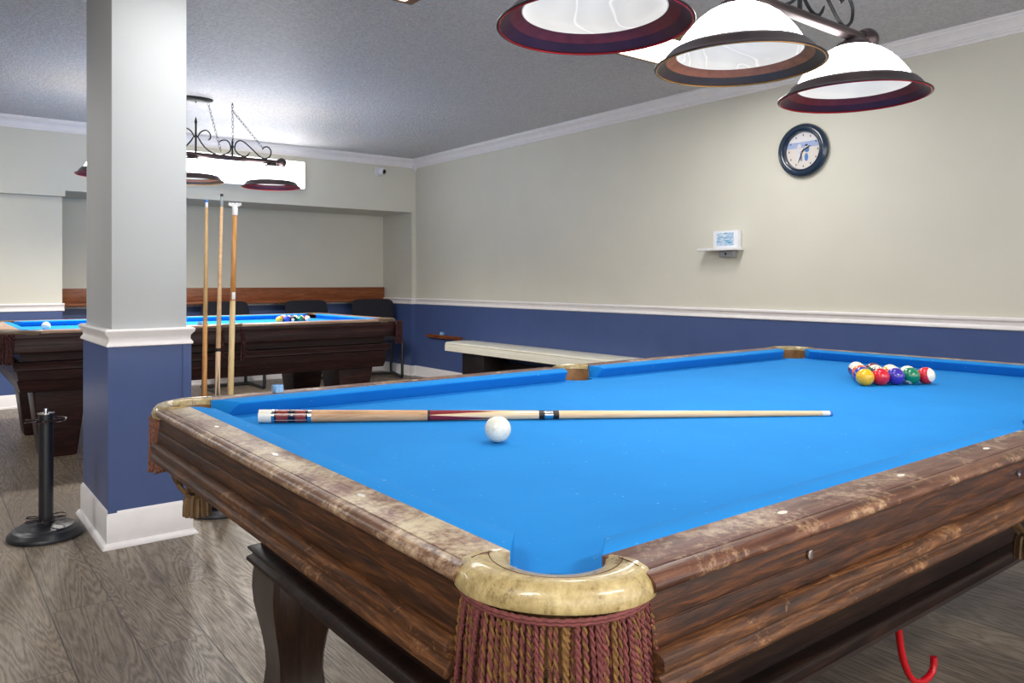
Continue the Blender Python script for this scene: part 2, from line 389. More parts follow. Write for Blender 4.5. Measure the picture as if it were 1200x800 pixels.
# bright light box on the soffit
t = thing('wall_light', (2.68, YF, 2.20), 'glowing white rectangular light box on the soffit behind the far billiard lamp', 'wall light')
MB().box(-.61, .61, -.085, 0, -.145, .145).build('housing', M['white'], t, bevel=.004)
MB().box(-.602, .602, -.1, -.085, -.138, .138).build('diffuser', M['wallbox'], t, bevel=.006)
l = bpy.data.lights.new('tube_light', 'AREA'); l.shape = 'RECTANGLE'; l.size = 1.2; l.size_y = .27; l.energy = WALLBOX_W
lo = bpy.data.objects.new('tube_light', l); C.objects.link(lo); lo.parent = t; lo.location = (0,-.108,0); lo.rotation_euler = (-PI/2, 0, PI)
lo.rotation_euler = (PI/2, 0, 0)
lo.rotation_euler = (-PI/2, 0, 0)

# ------------------------------------------------------------------ pool tables
def shade_pt(side, s, o, z, a, b):
    """side 0:+y 1:-y 2:+x 3:-x ; s coordinate along the rail; o outward offset from the nose line"""
    return {0: (s, b+o, z), 1: (s, -b-o, z), 2: (a+o, s, z), 3: (-a-o, s, z)}[side]
CUSH = [(.052,.041),(.03,.041),(.006,.0385),(0,.0355),(.001,.031),(.008,.024),(.024,0.0),(.052,0.0)]
def rail_spans(side, a, b, gap=.075):
    if side < 2: return [(-a, -gap, 'c', 's'), (gap, a, 's', 'c')]
    return [(-b, b, 'c', 'c')]
def cushions(t, a, b, zc, m):
    for side in range(4):
        for s0, s1, e0, e1 in rail_spans(side, a, b, 0):
            rings = []
            for end, e, sg in ((s0, e0, 1), (s1, e1, -1)):
                def pos(o):
                    if e == 'c': return end + sg*(.078 - o*1.1)
                    return end + sg*(.086 - o*.42)
                # softened end: two rings
                rings.append(([shade_pt(side, pos(o), o, zc+z, a, b) for o, z in CUSH]))
                if sg == 1:
                    rings.append([shade_pt(side, pos(o)+.004, o, zc+z, a, b) for o, z in CUSH])
                else:
                    rings.insert(len(rings)-1, [shade_pt(side, pos(o)-.004, o, zc+z, a, b) for o, z in CUSH])
            MB().loft(rings, True, True, 0, False).build('cushion', m, t, bevel=.0015, bseg=2)
def bed(t, a, b, zc, m):
    pts = []; e = .05
    def arc(cx, cy, r, a0, a1, n=14): return [(cx+r*math.cos(math.radians(a0+(a1-a0)*i/n)), cy+r*math.sin(math.radians(a0+(a1-a0)*i/n))) for i in range(n+1)]
    cc, r = .022, .057
    th = math.degrees(math.asin((e-cc)/r))
    # go round counter-clockwise starting at the (+,+) corner; bites curve inward
    def corner(sx, sy):
        p = arc(cc, cc, r, -th+0, -(360-90-2*th+0)-th+0 if False else 0, 1)
        q = []
        a0 = 360-(90-(90-th)); 
        # in local frame u,v>0 outward: from (e, v0) going clockwise through the inside to (u0, e)
        A = -math.degrees(math.acos((e-cc)/r)); Bn = -(360-90-(-0))+math.degrees(math.acos((e-cc)/r))
        for i in range(19):
            an = math.radians(A+(Bn-A)*i/18); q.append((cc+r*math.cos(an), cc+r*math.sin(an)))
        q = [(sx*(a+u), sy*(b+v)) for u, v in q]
        return q
    def sidebite(sy):
        cy = b+.048; r2 = .056; half = math.sqrt(r2**2-(.002)**2)
        q = [(r2*math.cos(math.radians(x)), -r2*math.sin(math.radians(x))) for x in [2+176*i/16 for i in range(17)]]
        return [(u, sy*(cy+v)) for u, v in q]
    c1 = corner(1, 1); c2 = corner(-1, 1); c3 = corner(-1, -1); c4 = corner(1, -1)
    pts = c1 + sidebite(1) + c2[::-1] + c3 + sidebite(-1)[::-1] + c4[::-1]
    MB().prism(pts, lambda p, z: (p[0], p[1], z), zc-.05, zc).build('playing_surface', m, t)

def pocket_frames(a, b):
    """centre, rotation and kind of six pockets; local +x,+y of a corner pocket point outwards"""
    return [((-a, -b), (-1, -1)), ((a, -b), (1, -1)), ((a, b), (1, 1)), ((-a, b), (-1, 1))], [(0, -b, -1), (0, b, 1)]

def cap_mesh(fr, zt, drop=.027, short=True, c=.022, ri=.0545, ro=.115, ai=(-57, 147), ao=(-27, 117), side=False):
    """horseshoe leather cap; fr(u,v,z)->table point"""
    secs = [(ri+.001, -.045, 0), (ri, -.012, 0), (ri+.002, -.002, .03), (ri+.008, .002, .15), (ri+(ro-ri)*.55, .0045, .6), (ro-.012, .002, .85), (ro-.003, -.006, .95), (ro+.001, -.015, 1), (ro-.001, -.024, 1), (ro-.007, -drop, 1), (ro-.02, -drop-.001, .85), (ri+.012, -.045, .2)]
    rings = []; n = 36
    if short: secs[0] = (ri+.001, -.012, 0); secs[-1] = (ri+.012, -.014, .2)
    for i in range(n+1):
        s = i/n; ring = []; sq = -.016*math.cos(math.radians((s-.5)*150))**2 if not side else 0
        for r, dz, kq in secs:
            th = math.radians((ai[0]+(ai[1]-ai[0])*s)*(1-kq)+(ao[0]+(ao[1]-ao[0])*s)*kq)
            rq = r+sq*kq; ring.append(fr(c+rq*math.cos(th), c+rq*math.sin(th), zt+dz))
        rings.append(ring)
    return MB().loft(rings, True, True, 0, True)
def strand(mb, p, length, rnd, mats, R=.0024, r=.0024, pitch=.017, sides=5, flare=(0,0)):
    sway = (rnd.uniform(-.006, .006), rnd.uniform(-.006, .006)); ph = rnd.uniform(0, 6.28); n = int(length/.0034)
    for kk in (0, 1):
        pts = []
        for i in range(n+1):
            d = i/n; a = ph+kk*PI+2*PI*length*d/pitch
            fl = 1+.5*max(0, d-.9)*10*.6
            pts.append((p[0]+(sway[0]+flare[0])*d**.7+R*fl*math.cos(a), p[1]+(sway[1]+flare[1])*d**.7+R*fl*math.sin(a), p[2]-length*d))
        mb.tube(pts, r, sides, mats[kk])
def fringe(fr, zt, arc, length, n, cols, seed, c=.022, ro=.108, sides=5, R=.0024, fl=.13):
    rnd = random.Random(seed); mb = MB(); a0, a1 = arc
    for lay in range(2):
        n = n if lay == 0 else int(n*.8)
        for i in range(n):
            th = math.radians(a0+(a1-a0)*(i+.5*lay+rnd.uniform(-.2, .2))/n); rr = ro+rnd.uniform(-.0015,.0015)-lay*.006
            p = fr(c+rr*math.cos(th), c+rr*math.sin(th), zt)
            ca = 0; cb = 1 if rnd.random() < cols else 0
            if lay == 0 and rnd.random() < .25: ca = cb
            q = R*rnd.uniform(.8, 1.15); strand(mb, p, length*rnd.uniform(.94, 1.03), rnd, (ca, cb), q, q*1.1, rnd.uniform(.016,.030)*R/.0024, sides, flare=tuple((a_-b_)*fl for a_, b_ in zip(fr(c+rr*math.cos(th), c+rr*math.sin(th), 0)[:2], fr(c, c, 0)[:2])))
    # braided heading
    for z, w in ((.002, .0022), (-.0015, .0019)):
        pts = [fr(c+(ro+.003)*math.cos(math.radians(a0+(a1-a0)*i/90)), c+(ro+.003)*math.sin(math.radians(a0+(a1-a0)*i/90)), zt+z+.0005*math.sin(i*1.9)) for i in range(91)]
        mb.tube(pts, w, 6, 0)
    # loose hairs
    for i in range(int(n*3)):
        th = math.radians(rnd.uniform(a0, a1)); rr = ro+.004
        z = zt-rnd.uniform(.01, length*.9); u = c+rr*math.cos(th); v = c+rr*math.sin(th)
        pts = [fr(u+rnd.uniform(-.003,.003)*k, v+rnd.uniform(-.003,.003)*k, z-.006*k+rnd.uniform(-.002,.002)) for k in range(4)]
        mb.tube(pts, .00035, 3, rnd.choice((0, 1)))
    return mb
def net(fr, cu, zt, m):
    mb = MB(); R0 = .056; prof = [(0, R0), (.05, .060), (.09, .056), (.12, .042), (.145, .024)]
    def rad(z):
        for (z0, r0), (z1, r1) in zip(prof, prof[1:]):
            if z <= z1: return r0+(r1-r0)*(z-z0)/(z1-z0)
        return prof[-1][1]
    for sg in (-1, 1):
        for j in range(7):
            pts = []
            for i in range(15):
                d = i/14*.145; th = 2*PI*j/7+sg*i/14*2.4; r = rad(d)
                pts.append(fr(cu[0]+r*math.cos(th), cu[1]+r*math.sin(th), zt-d))
            mb.tube(pts, .0048, 6)
    for d in (0, .005): mb.tube([fr(cu[0]+R0*math.cos(2*PI*i/24), cu[1]+R0*math.sin(2*PI*i/24), zt-d) for i in range(24)], .005, 6, 0, True)
    # gathered skirt of leather tails
    mb.lathe([(.018,0),(.027,-.012),(.024,-.03),(.012,-.05)], (0,0,0), 14) if False else None
    for j in range(14):
        th = 2*PI*j/14
        pts = [fr(cu[0]+r*math.cos(th), cu[1]+r*math.sin(th), zt-.142-d) for r, d in ((.020,0),(.026,.012),(.028,.03),(.030,.052))]
        mb.tube(pts, [.0055,.0066,.0068,.0055], 6)
    return mb

def rails_and_apron(t, a, b, zc, prof_top, prof_lip, prof_apron, m_top, m_lip, m_apron, end=.02, sgap=.078, inlay=None, prof_mould=None, m_mould=None):
    for side in range(4):
        ax = 0 if side < 2 else 1
        for s0, s1, e0, e1 in rail_spans(side, a, b, sgap):
            q0 = s0+end if e0 == 'c' else s0; q1 = s1-end if e1 == 'c' else s1
            f = lambda p, tt: shade_pt(side, tt, p[0], p[1], a, b)
            r = MB().prism(prof_top, f, q0, q1).build('rail', m_top[ax], t, bevel=.0012)
            if prof_lip: MB().prism(prof_lip, f, q0, q1, smooth=False).build('rail_lip', m_lip[ax], t)
            if inlay: MB().prism(inlay, f, q0, q1).build('inlay_strip', M['inlay'], t)
            MB().prism(prof_apron, f, q0, q1).build('apron', m_apron[ax], t, bevel=.001)
            if prof_mould: MB().prism(prof_mould, f, q0, q1).build('apron_moulding', m_mould[ax], t, bevel=.0015)
def sights(t, a, b, z, o, m):
    for side in range(4):
        n = 8 if side < 2 else 4; h = a if side < 2 else b
        for k in range(1, n):
            if side < 2 and k == 4: continue
            s = -h+2*h*k/n; mb = MB()
            pts = []
            for i in range(16):
                th = 2*PI*i/16; pts.append(shade_pt(side, s+.0095*math.cos(th), o+.0045*math.sin(th), 0, a, b))
            mb.prism([(p[0], p[1]) for p in pts], lambda p, zz: (p[0], p[1], zz), z-.001, z+.0006)
            mb.build('rail_sight', m, t)

# ---- near table (nose-to-nose 2.61 x 1.305, bed at 0.745)
A, Bh, ZC, ZT = 1.3045, .6525, .745, .786
TC = (.595+A, .665+Bh)
table = thing('pool_table', (TC[0], TC[1], 0), 'large pool table in the foreground with bright blue cloth, scuffed walnut rails and fringed pockets', 'pool table')
bed(table, A, Bh, ZC, M['cloth'])
cushions(table, A, Bh, ZC, M['cloth'])
rails_and_apron(table, A, Bh, ZC,
    [(.0515,.700),(.0515,ZT),(.110,ZT),(.110,.700)],
    [(.1125,ZT),(.119,ZT-.0004),(.126,ZT-.0035),(.1305,ZT-.009),(.1310,ZT-.013),(.1285,ZT-.0175),(.1225,ZT-.020),(.1125,ZT-.020)],
    [(.1105,.765),(.1215,.765),(.1235,.735),(.1225,.7342),(.1225,.7328),(.1250,.732),(.127,.7095),(.05,.7095),(.05,.699),(.1105,.699)][:7]+[(.1105,.7095)],
    (M['top'], M['top_y']), (M['lip'], M['lip_y']), (M['wood'], M['wood_y']), end=.021,
    prof_mould=[(.05,.7085),(.126,.7085),(.136,.7065),(.141,.7025),(.142,.691),(.134,.686),(.134,.682),(.141,.678),(.143,.672),(.140,.666),(.05,.666)], m_mould=(M['mould'], M['mould_y']),
    inlay=[(.1102,.766),(.1102,ZT-.0012),(.1123,ZT-.0012),(.1123,.766)])
sights(table, A, Bh, ZT, .082, M['pearl'])
corners, sides_ = pocket_frames(A, Bh)
for i, ((px, py), (sx, sy)) in enumerate(corners):
    fr = lambda u, v, z, px=px, py=py, sx=sx, sy=sy: (px+sx*u, py+sy*v, z)
    cap = cap_mesh(fr, ZT).build('pocket_cap', M['cream'], table)
    # tooled line on the cap
    mb = MB()
    for r0, k0 in ((.074, .12),):
        pts = []
        for j in range(61):
            s = .03+.94*j/60; th = math.radians((-57+204*s)*.7+(-27+144*s)*.3)
            pts.append(fr(.022+r0*math.cos(th), .022+r0*math.sin(th), ZT+.0036))
        mb.tube(pts, .0007, 4)
    pts = []
    for s_ in ((.06, .074), (.06, .096), (.5, .089), (.94, .096), (.94, .074)):
        pass
    for s_ in (.06, .94):
        pts = []
        for r in (.070, .082, .094):
            kq = (r-.057)/.058; th = math.radians((-57+204*s_)*(1-kq)+(-27+144*s_)*kq)
            pts.append(fr(.022+r*math.cos(th), .022+r*math.sin(th), ZT+.0045-.001*(r > .09)))
        mb.tube(pts, .0007, 4)
    mb.build('tooled_line', M['stitch'], cap)
    fringe(fr, ZT-.028, (-36, 126) if i == 0 else (-20, 110), .128, 44 if i == 0 else 24, .6, 11+i, ro=.104, R=.00165 if i == 0 else .0034, fl=.11 if i == 0 else 0).build('fringe', [M['maroon'] if i == 0 else M['rust'], M['gold'] if i == 0 else M['rust']], table)
    rings = []
    for j in range(25):
        th = math.radians(-60+210*j/24)
        rings.append([fr(.022+.0548*math.cos(th), .022+.0548*math.sin(th), ZT-.0115), fr(.022+.061*math.cos(th), .022+.061*math.sin(th), ZT-.0125), fr(.022+.061*math.cos(th), .022+.061*math.sin(th), ZT-.10), fr(.022+.0548*math.cos(th), .022+.0548*math.sin(th), ZT-.10)])
    MB().loft(rings).build('pocket_liner', M['leather'], table)
    net(fr, (.022, .022), .700, M['netleather']).build('pocket_net', M['netleather'], table)
for i, (px, py, sy) in enumerate(sides_):
    fr = lambda u, v, z, px=px, py=py, sy=sy: (px+u, py+sy*v, z)
    cc = .048
    fr2 = lambda u, v, z: fr(u, v+cc, z)
    cap_mesh(fr2, ZT, c=0, ri=.056, ro=.098, ai=(2, 178), ao=(28, 152)).build('pocket_cap', M['cream'], table)
    rings = []
    for j in range(25):
        th = math.radians(0+180*j/24)
        rings.append([fr2(.0575*math.cos(th), .0575*math.sin(th), ZT-.0125), fr2(.061*math.cos(th), .061*math.sin(th), ZT-.0125), fr2(.061*math.cos(th), .061*math.sin(th), ZT-.10), fr2(.0575*math.cos(th), .0575*math.sin(th), ZT-.10)])
    MB().loft(rings).build('pocket_liner', M['leather'], table)
    fringe(fr2, ZT-.034, (25, 155), .125, 24, .3, 31+i, c=0, ro=.094).build('fringe', [M['rust'], M['rust']], table)
    net(fr2, (0, .0), .700, M['netleather']).build('pocket_net', M['netleather'], table)
# cabinet under the rails
cab = MB()
cab.rect_sweep([(-.05,.668),(-.058,.61),(-.075,.54),(-.098,.462),(-.098,.42),(-.30,.42),(-.30,.668)], A, Bh)
cab.box(-A+.29, A-.29, -Bh+.29, Bh-.29, .42, .668)
cabinet = cab.build('cabinet', M['wood_low'], table)
MB().rect_sweep([(-.10,.436),(-.078,.436),(-.072,.432),(-.074,.426),(-.084,.420),(-.080,.414),(-.071,.408),(-.070,.400),(-.078,.394),(-.086,.388),(-.14,.388),(-.14,.430)], A, Bh).build('base_moulding', M['wood_low'], cabinet)
LEGP = [(.386,.078),(.355,.082),(.32,.0835),(.28,.080),(.24,.072),(.20,.064),(.16,.058),(.12,.056),(.08,.060),(.05,.068),(.03,.078),(.012,.080),(.0,.078)]
for sx in (-1, 1):
    for sy in (-1, 1):
        cx, cy = sx*(A-.178), sy*(Bh-.115)
        rings = []
        for z, h in LEGP:
            q = h*.86; rings.append([(cx+dx, cy+dy, z) for dx, dy in ((-h,-q),(-q,-h),(q,-h),(h,-q),(h,q),(q,h),(-q,h),(-h,q))])
        MB().loft(rings, True, True, 0, True).build('leg', M['wood_z'], table)
# apron bolts
for s, z in ((-.985, .744), (-.3, .744), (.4, .744)):
    MB().lathe([(0,0),(.006,0),(.006,-.002),(0,-.003)], (s, -Bh-.1245, z), 14, 'y').build('apron_bolt', M['chrome'], table)

# red hook under the table
mb = MB(); P = [(1.90,.9,.39),(1.905,.9,.30),(1.922,.9,.215),(1.940,.9,.165),(1.975,.9,.115),(2.02,.9,.088),(2.06,.9,.084),(2.088,.9,.09),(2.100,.9,.104),(2.102,.9,.128)]
mb.tube([(x-1.9, 0, z-.39) for x, y, z in smooth_path(P)], .0085, 10)
o = mb.build('hanging_hook', M['redplastic'], None, (1.9, .9, .389)); tag(o, 'curved red hook hanging below the foreground pool table', 'hook')

# ---- far table
A2, B2, ZC2, ZT2 = 1.17, .585, .760, .800
T2 = (1.745, 6.01)
tab2 = thing('pool_table', (T2[0], T2[1], 0), 'dark mahogany pool table with blue cloth standing in the back of the room', 'pool table')
bed(tab2, A2, B2, ZC2, M['cloth']); cushions(tab2, A2, B2, ZC2-.001, M['cloth'])
rails_and_apron(tab2, A2, B2, ZC2,
    [(.0515,.72),(.0515,ZT2),(.150,ZT2),(.160,ZT2-.004),(.160,.72)], None,
    [(.05,.714),(.150,.714),(.150,.666),(.05,.666)],
    (M['mahog_top'], M['mahog_top']), None, (M['mahog'], M['mahog']), end=.03, sgap=.085)
sights(tab2, A2, B2, ZT2, .105, M['pearl'])
for side in range(4):      # one long board along each side, under the caps
    h = (A2 if side < 2 else B2)+.128
    MB().prism([(.1605,ZT2-.0165),(.170,ZT2-.0165),(.173,.757),(.170,.755),(.170,.715),(.173,.713),(.172,.674),(.166,.666),(.1505,.666),(.1505,.719),(.1605,.719)], lambda p, tt: shade_pt(side, tt, p[0], p[1], A2, B2), -h, h).build('apron', M['mahog'], tab2, bevel=.0012)
c2, s2 = pocket_frames(A2, B2)
for i, ((px, py), (sx, sy)) in enumerate(c2):
    fr = lambda u, v, z, px=px, py=py, sx=sx, sy=sy: (px+sx*u, py+sy*v, z)
    cap_mesh(fr, ZT2, ro=.158, drop=.0155, ai=(-50,140), ao=(-22,112)).build('pocket_cap', M['capdark'], tab2)
    fringe(fr, ZT2-.018, (24, 66), .17, 9, .3, 51+i, ro=.190, sides=4, R=.0050, fl=.0).build('fringe', [M['darkcord'], M['darkcord']], tab2)
for i, (px, py, sy) in enumerate(s2):
    fr2 = lambda u, v, z, px=px, py=py, sy=sy: (px+u, py+sy*(v+.048), z)
    cap_mesh(fr2, ZT2, c=0, ri=.056, ro=.112, drop=.0155, side=True, ai=(2,178), ao=(42,138)).build('pocket_cap', M['capdark'], tab2)
    for s in (-1, 1):
        mb = MB(); rnd = random.Random(5)
        for j in range(6): strand(mb, (px+s*.075+rnd.uniform(-.012,.012), py+sy*.178+rnd.uniform(-.003,.006), ZT2-.03), .20+.02*rnd.random(), rnd, (0, 0), .004, .004, .02, 4)
        mb.sphere((px+s*.075, py+sy*.18, ZT2-.13), (.014,.012,.02), 10)
        mb.build('tassel', M['darkcord'], tab2)
body = MB()
body.rect_sweep([(.06,.668),(.06,.612),(.098,.606),(.104,.596),(.096,.575),(.098,.560),(.078,.552),(.070,.500),(.078,.494),(.058,.425),(-.2,.425),(-.2,.668)], A2, B2)
body.box(-A2+.19, A2-.19, -B2+.19, B2-.19, .43, .667)
body.build('cabinet', M['mahog'], tab2)
for sx in (-1, 1):
    for sy in (-1, 1):
        cx, cy = sx*(A2-.16), sy*(B2-.145)
        MB().frustum(cx, cy, 0, .426, (.100,.105), (.150,.165)).build('leg', M['mahog'], tab2, bevel=.014, bseg=3)

# ------------------------------------------------------------------ billiard lamps
def lamp(cx, cy, zr, label, pw=1.0, cone=128):
    t = thing('billiard_lamp', (cx, cy, CE), label, 'pendant lamp', 'three shade billiard lamps over the tables')
    z0 = zr-CE; zb = z0+.205
    MB().lathe([(.019,-.65),(.019,.65)], (0,0,zb), 20, 'x', caps=True).build('bar', M['bronze'], t)
    for s in (-1, 1):
        pr = [(.018,0),(.027,.004),(.030,.014),(.036,.020),(.040,.032),(.038,.050),(.028,.066),(.012,.075),(.001,.076)]
        MB().lathe([(r, s*(.645+h)) for r, h in pr], (0,0,zb), 24, 'x').build('end_cap', M['bronze'], t)
    for i, dx in enumerate((-.595, -.028, .595)):
        sh = MB(); rim_prof_out = [(.172,.046),(.180,.043),(.192,.040),(.202,.030),(.214,.014),(.226,.004),(.231,.0)]
        rim_prof_in = [(.231,-.002),(.224,.003),(.212,.010),(.200,.019)]
        rim_prof_in2 = [(.200,.019),(.192,.025),(.184,.030),(.176,.034),(.172,.036)]
        sh.lathe(rim_prof_out, (dx,0,z0), 64, mi=0); sh.lathe(rim_prof_in, (dx,0,z0), 64, mi=1); sh.lathe(rim_prof_in2, (dx,0,z0), 64, mi=3)
        sh.lathe([(.172,.036),(.172,.046)], (dx,0,z0), 64, mi=1)
        sh.lathe([(.2275+.0026*math.cos(x), -.0012+.0026*math.sin(x)) for x in [2*PI*q/8 for q in range(9)]], (dx,0,z0), 64, mi=2)
        sh.lathe([(.2320+.0022*math.cos(x), .0002+.0022*math.sin(x)) for x in [2*PI*q/8 for q in range(9)]], (dx,0,z0), 64, mi=0)
        under, rm, under_lit = (M['copper'], M['rimgold'], M['copper_lit']) if i == 1 else (M['red_under'], M['rimred'], M['red_lit'])  # inner zone takes the colour with the lamp light painted in
        MB_rim = sh.build('shade_rim', [M['bronze'], under, rm, under_lit], t)
        g = [(.1735,.036),(.173,.048),(.168,.062),(.156,.082),(.138,.105),(.116,.128),(.090,.148),(.066,.161),(.050,.167)]
        gi = [(r-.004, z-.001) for r, z in g]
        MB().lathe(g, (dx,0,z0), 64).lathe(gi, (dx,0,z0), 64, mi=1).lathe([g[0], gi[0]], (dx,0,z0), 64, mi=1).build('glass_shade', [M['glass_out'], M['glass']], t)
        MB().lathe([(.060,.158),(.059,.168),(.050,.178),(.036,.184),(.030,.190),(.024,.197)], (dx,0,z0), 28).lathe([(.0,.160),(.060,.158)], (dx,0,z0), 28).build('fitter', M['bronze'], t)
        MB().lathe([(.014,.165),(.016,.145),(.028,.125),(.031,.110),(.026,.094),(.012,.084),(.001,.082)], (dx,0,z0), 20).build('bulb', M['bulb'], t)
        l = bpy.data.lights.new('bulb_light', 'SPOT'); l.energy = LAMP_W*6*pw; l.color = (1,.95,.88); l.shadow_soft_size = .06
        l.spot_size = math.radians(cone); l.spot_blend = .9
        lo = bpy.data.objects.new('bulb_light', l); C.objects.link(lo); lo.parent = t; lo.location = (dx, 0, z0+.03)
    # ironwork, drawn from the centre spindle outwards
    mb = MB(); mb.tube([(0,0,zb+.01),(0,0,zb+.235)], .0075, 8); mb.tube([(0,0,zb+.235),(0,0,zb+.25),(0,0,zb+.29)], [.0075,.012,.001], 8)
    mb.sphere((0,0,zb+.14), .014, 10); mb.build('spindle', M['iron'], t)
    for s in (-1, 1):
        mb = MB(); mb.tube([(s*.28,0,zb+.01),(s*.28,0,zb+.12)], .0075, 8); mb.tube([(s*.28,0,zb+.12),(s*.28,0,zb+.16)], [.009,.001], 8)
        mb.sphere((s*.28,0,zb+.09), .013, 10); mb.build('side_spindle', M['iron'], t)
        paths = [[(.012,.13),(.035,.175),(.075,.195),(.105,.175),(.110,.14),(.092,.12)],
                 [(.012,.145),(.045,.09),(.09,.045),(.16,.015),(.215,.022),(.262,.055),(.262,.105),(.235,.135),(.195,.13),(.175,.11)],
                 [(.42,.06),(.39,.025),(.345,.028),(.302,.065),(.305,.115),(.335,.143),(.375,.135),(.44,.085),(.50,.035),(.545,.020),(.585,.045),(.592,.09),(.565,.118),(.53,.108),(.522,.09)]]
        mb = MB()
        for p in paths:
            q = smooth_path([(s*x, 0, zb+z) for x, z in p], 6)
            rr = [.0055]*len(q)
            for e in range(4): rr[e] = .002+.001*e; rr[-1-e] = .002+.001*e
            mb.tube(q, rr, 7)
        mb.build('scroll', M['iron'], t)
        # hanging chains: canopy -> bar, ceiling hook -> side spindle and scroll end
        for ch in ([(s*.09,0,-.022),(s*.19,0,zb+.045)], [(s*.28,0,-.015),(s*.28,0,-.06),(s*.285,0,zb+.12)], [(s*.28,0,-.06),(s*.53,0,zb+.10)]):
            mb = MB()
            for p, q in zip(ch, ch[1:]):
                p, q = Vector(p), Vector(q); d = q-p; n = max(2, int(d.length/.026)); dn = d.normalized()
                u = dn.orthogonal().normalized(); v = dn.cross(u)
                for kq in range(n):
                    c = p+d*((kq+.5)/n); wv = u if kq % 2 else v
                    mb.tube([c+dn*(.0165*math.cos(2*PI*j/12))+wv*(.008*math.sin(2*PI*j/12)) for j in range(12)], .0016, 5, 0, True)
            mb.build('chain', M['iron'], t)
        MB().tube([(s*.28,0,0),(s*.28,0,-.02)], .004, 6).build('ceiling_hook', M['iron'], t)
    can = MB(); rings = []
    for r, z in ((1,0),(1,-.012),(.9,-.02),(.5,-.024),(.02,-.025)):
        rings.append([(.13*r*math.cos(2*PI*j/32), .065*r*math.sin(2*PI*j/32), z) for j in range(32)])
    can.loft(rings); can.tube([(0,0,-.02),(0,0,-.04)], .004, 6)
    can.build('canopy', M['iron'], t)
    return t
lamp(1.893, 1.317, 1.700, 'three shade bronze billiard lamp hanging low over the foreground pool table')
lamp(1.74, 6.08, 1.86, 'three shade billiard lamp with chains and scroll ironwork over the far pool table', 6.0, 168)

# ------------------------------------------------------------------ things on the near table
def ball_mat(name, col, stripe=False, disc=True):
    k = N(name); tc = k.n('ShaderNodeTexCoord'); nv = k.n('ShaderNodeVectorMath', operation='NORMALIZE'); k.t.links.new(tc.outputs['Object'], nv.inputs[0])
    s = k.sep(nv.outputs[0]); c = col; white = srgb(238,232,212)
    if stripe:
        m = k.math('LESS_THAN', k.math('ABSOLUTE', s[2]), .56); c = k.mix(m, white, col)
    if disc:
        d = k.math('GREATER_THAN', s[0], .905); c = k.mix(d, c, white)
        r2 = k.math('ADD', k.math('POWER', k.math('ABSOLUTE', s[1]), 2.0), k.math('POWER', k.math('ABSOLUTE', s[2]), 2.0))
        # dark numeral stroke inside the disc
        num = k.math('MULTIPLY', k.math('LESS_THAN', r2, .03), k.math('MULTIPLY', k.math('LESS_THAN', k.math('ABSOLUTE', s[1]), .05), d)); c = k.mix(num, c, (.02,.02,.02,1))
    k.B(Base_Color=c, Roughness=.12); k.b.inputs['Coat Weight'].default_value = .6; k.b.inputs['Coat Roughness'].default_value = .04
    return k.m
COL = {1: (232,176,24), 2: (26,56,168), 3: (206,24,44), 4: (58,40,158), 5: (226,92,44), 6: (10,120,84), 7: (112,28,36), 8: (16,16,20)}
BM = {}
names = {1:'yellow',2:'blue',3:'red',4:'purple',5:'orange',6:'green',7:'maroon',8:'black'}
R = .0286
BMESH = {}
for n_ in range(1, 16):
    base = n_ if n_ <= 8 else n_-8; st = n_ > 8
    mt = ball_mat(names[base]+('_striped_ball' if st else '_ball'), srgb(*COL[base]), st)
    mb = MB().sphere((0,0,0), R, 40); o = mb.build('pool_ball', mt); BMESH[n_] = o.data; bpy.data.objects.remove(o)
def dc_first(pole, disc): return disc is not None
def put_ball(n_, loc, label, group, pole=None, disc=None):
    o = bpy.data.objects.new('pool_ball', BMESH[n_]); C.objects.link(o); o.location = loc
    z = Vector(pole or (random.uniform(-1,1), random.uniform(-1,1), random.uniform(-1,1))).normalized()
    x = Vector(disc) if disc else Vector((random.uniform(-1,1), random.uniform(-1,1), random.uniform(-1,1)))
    x = (x-z*x.dot(z)).normalized(); y = z.cross(x)
    if n_ <= 8 and dc_first(pole, disc):      # solids: aim the number disc itself
        x = Vector(disc).normalized(); z = x.orthogonal().normalized(); y = z.cross(x)
    o.rotation_euler = Matrix((x, y, z)).transposed().to_euler()
    return tag(o, label, 'pool ball', group)
k = N('cue_ball_ivory'); nz = k.noise(60, k.coord(), 5, .7)
k.B(Base_Color=k.ramp(nz.outputs[0], [(.3, srgb(196,196,184)), (.45, srgb(226,224,208)), (.8, srgb(234,232,218))]), Roughness=.22); k.b.inputs['Coat Weight'].default_value = .4
M['cueball'] = k.m
o = MB().sphere((0,0,0), R, 48).build('cue_ball', M['cueball'], None, (1.008, 1.316, ZC+R+.0004)); tag(o, 'scuffed off-white cue ball beside the cue on the foreground table', 'cue ball')
o = MB().sphere((0,0,0), R, 32).build('cue_ball', M['cueball'], None, (.73, 6.02, ZC2+R+.0004)); tag(o, 'white cue ball on the far table, just left of the pillar', 'cue ball')
ev = Vector((.8986,-.4388)); nv = Vector((.4388,.8986)); D = .0579; cen = Vector((2.637,1.249))
RV = (.8,-.6,0)
layout = [[(1,'front row, leftmost solid yellow'),(3,'solid red beside the yellow one'),(4,'solid purple in the middle of the front row'),(6,'solid green next to the red-striped one'),(11,'red-striped one at the right end')],
          [(2,'solid blue just behind the yellow one'),(8,'black eight behind the red one'),(13,'orange-striped one behind the purple one'),(12,'purple-striped one behind the green one')],
          [(5,'solid orange at the left edge behind the blue one'),(14,'green-striped one behind the black one'),(9,'yellow-striped one hidden in the middle')],
          [(10,'blue-striped one at the left edge near the apex'),(7,'solid maroon near the apex')],
          [(15,'maroon-striped one at the far apex')]]
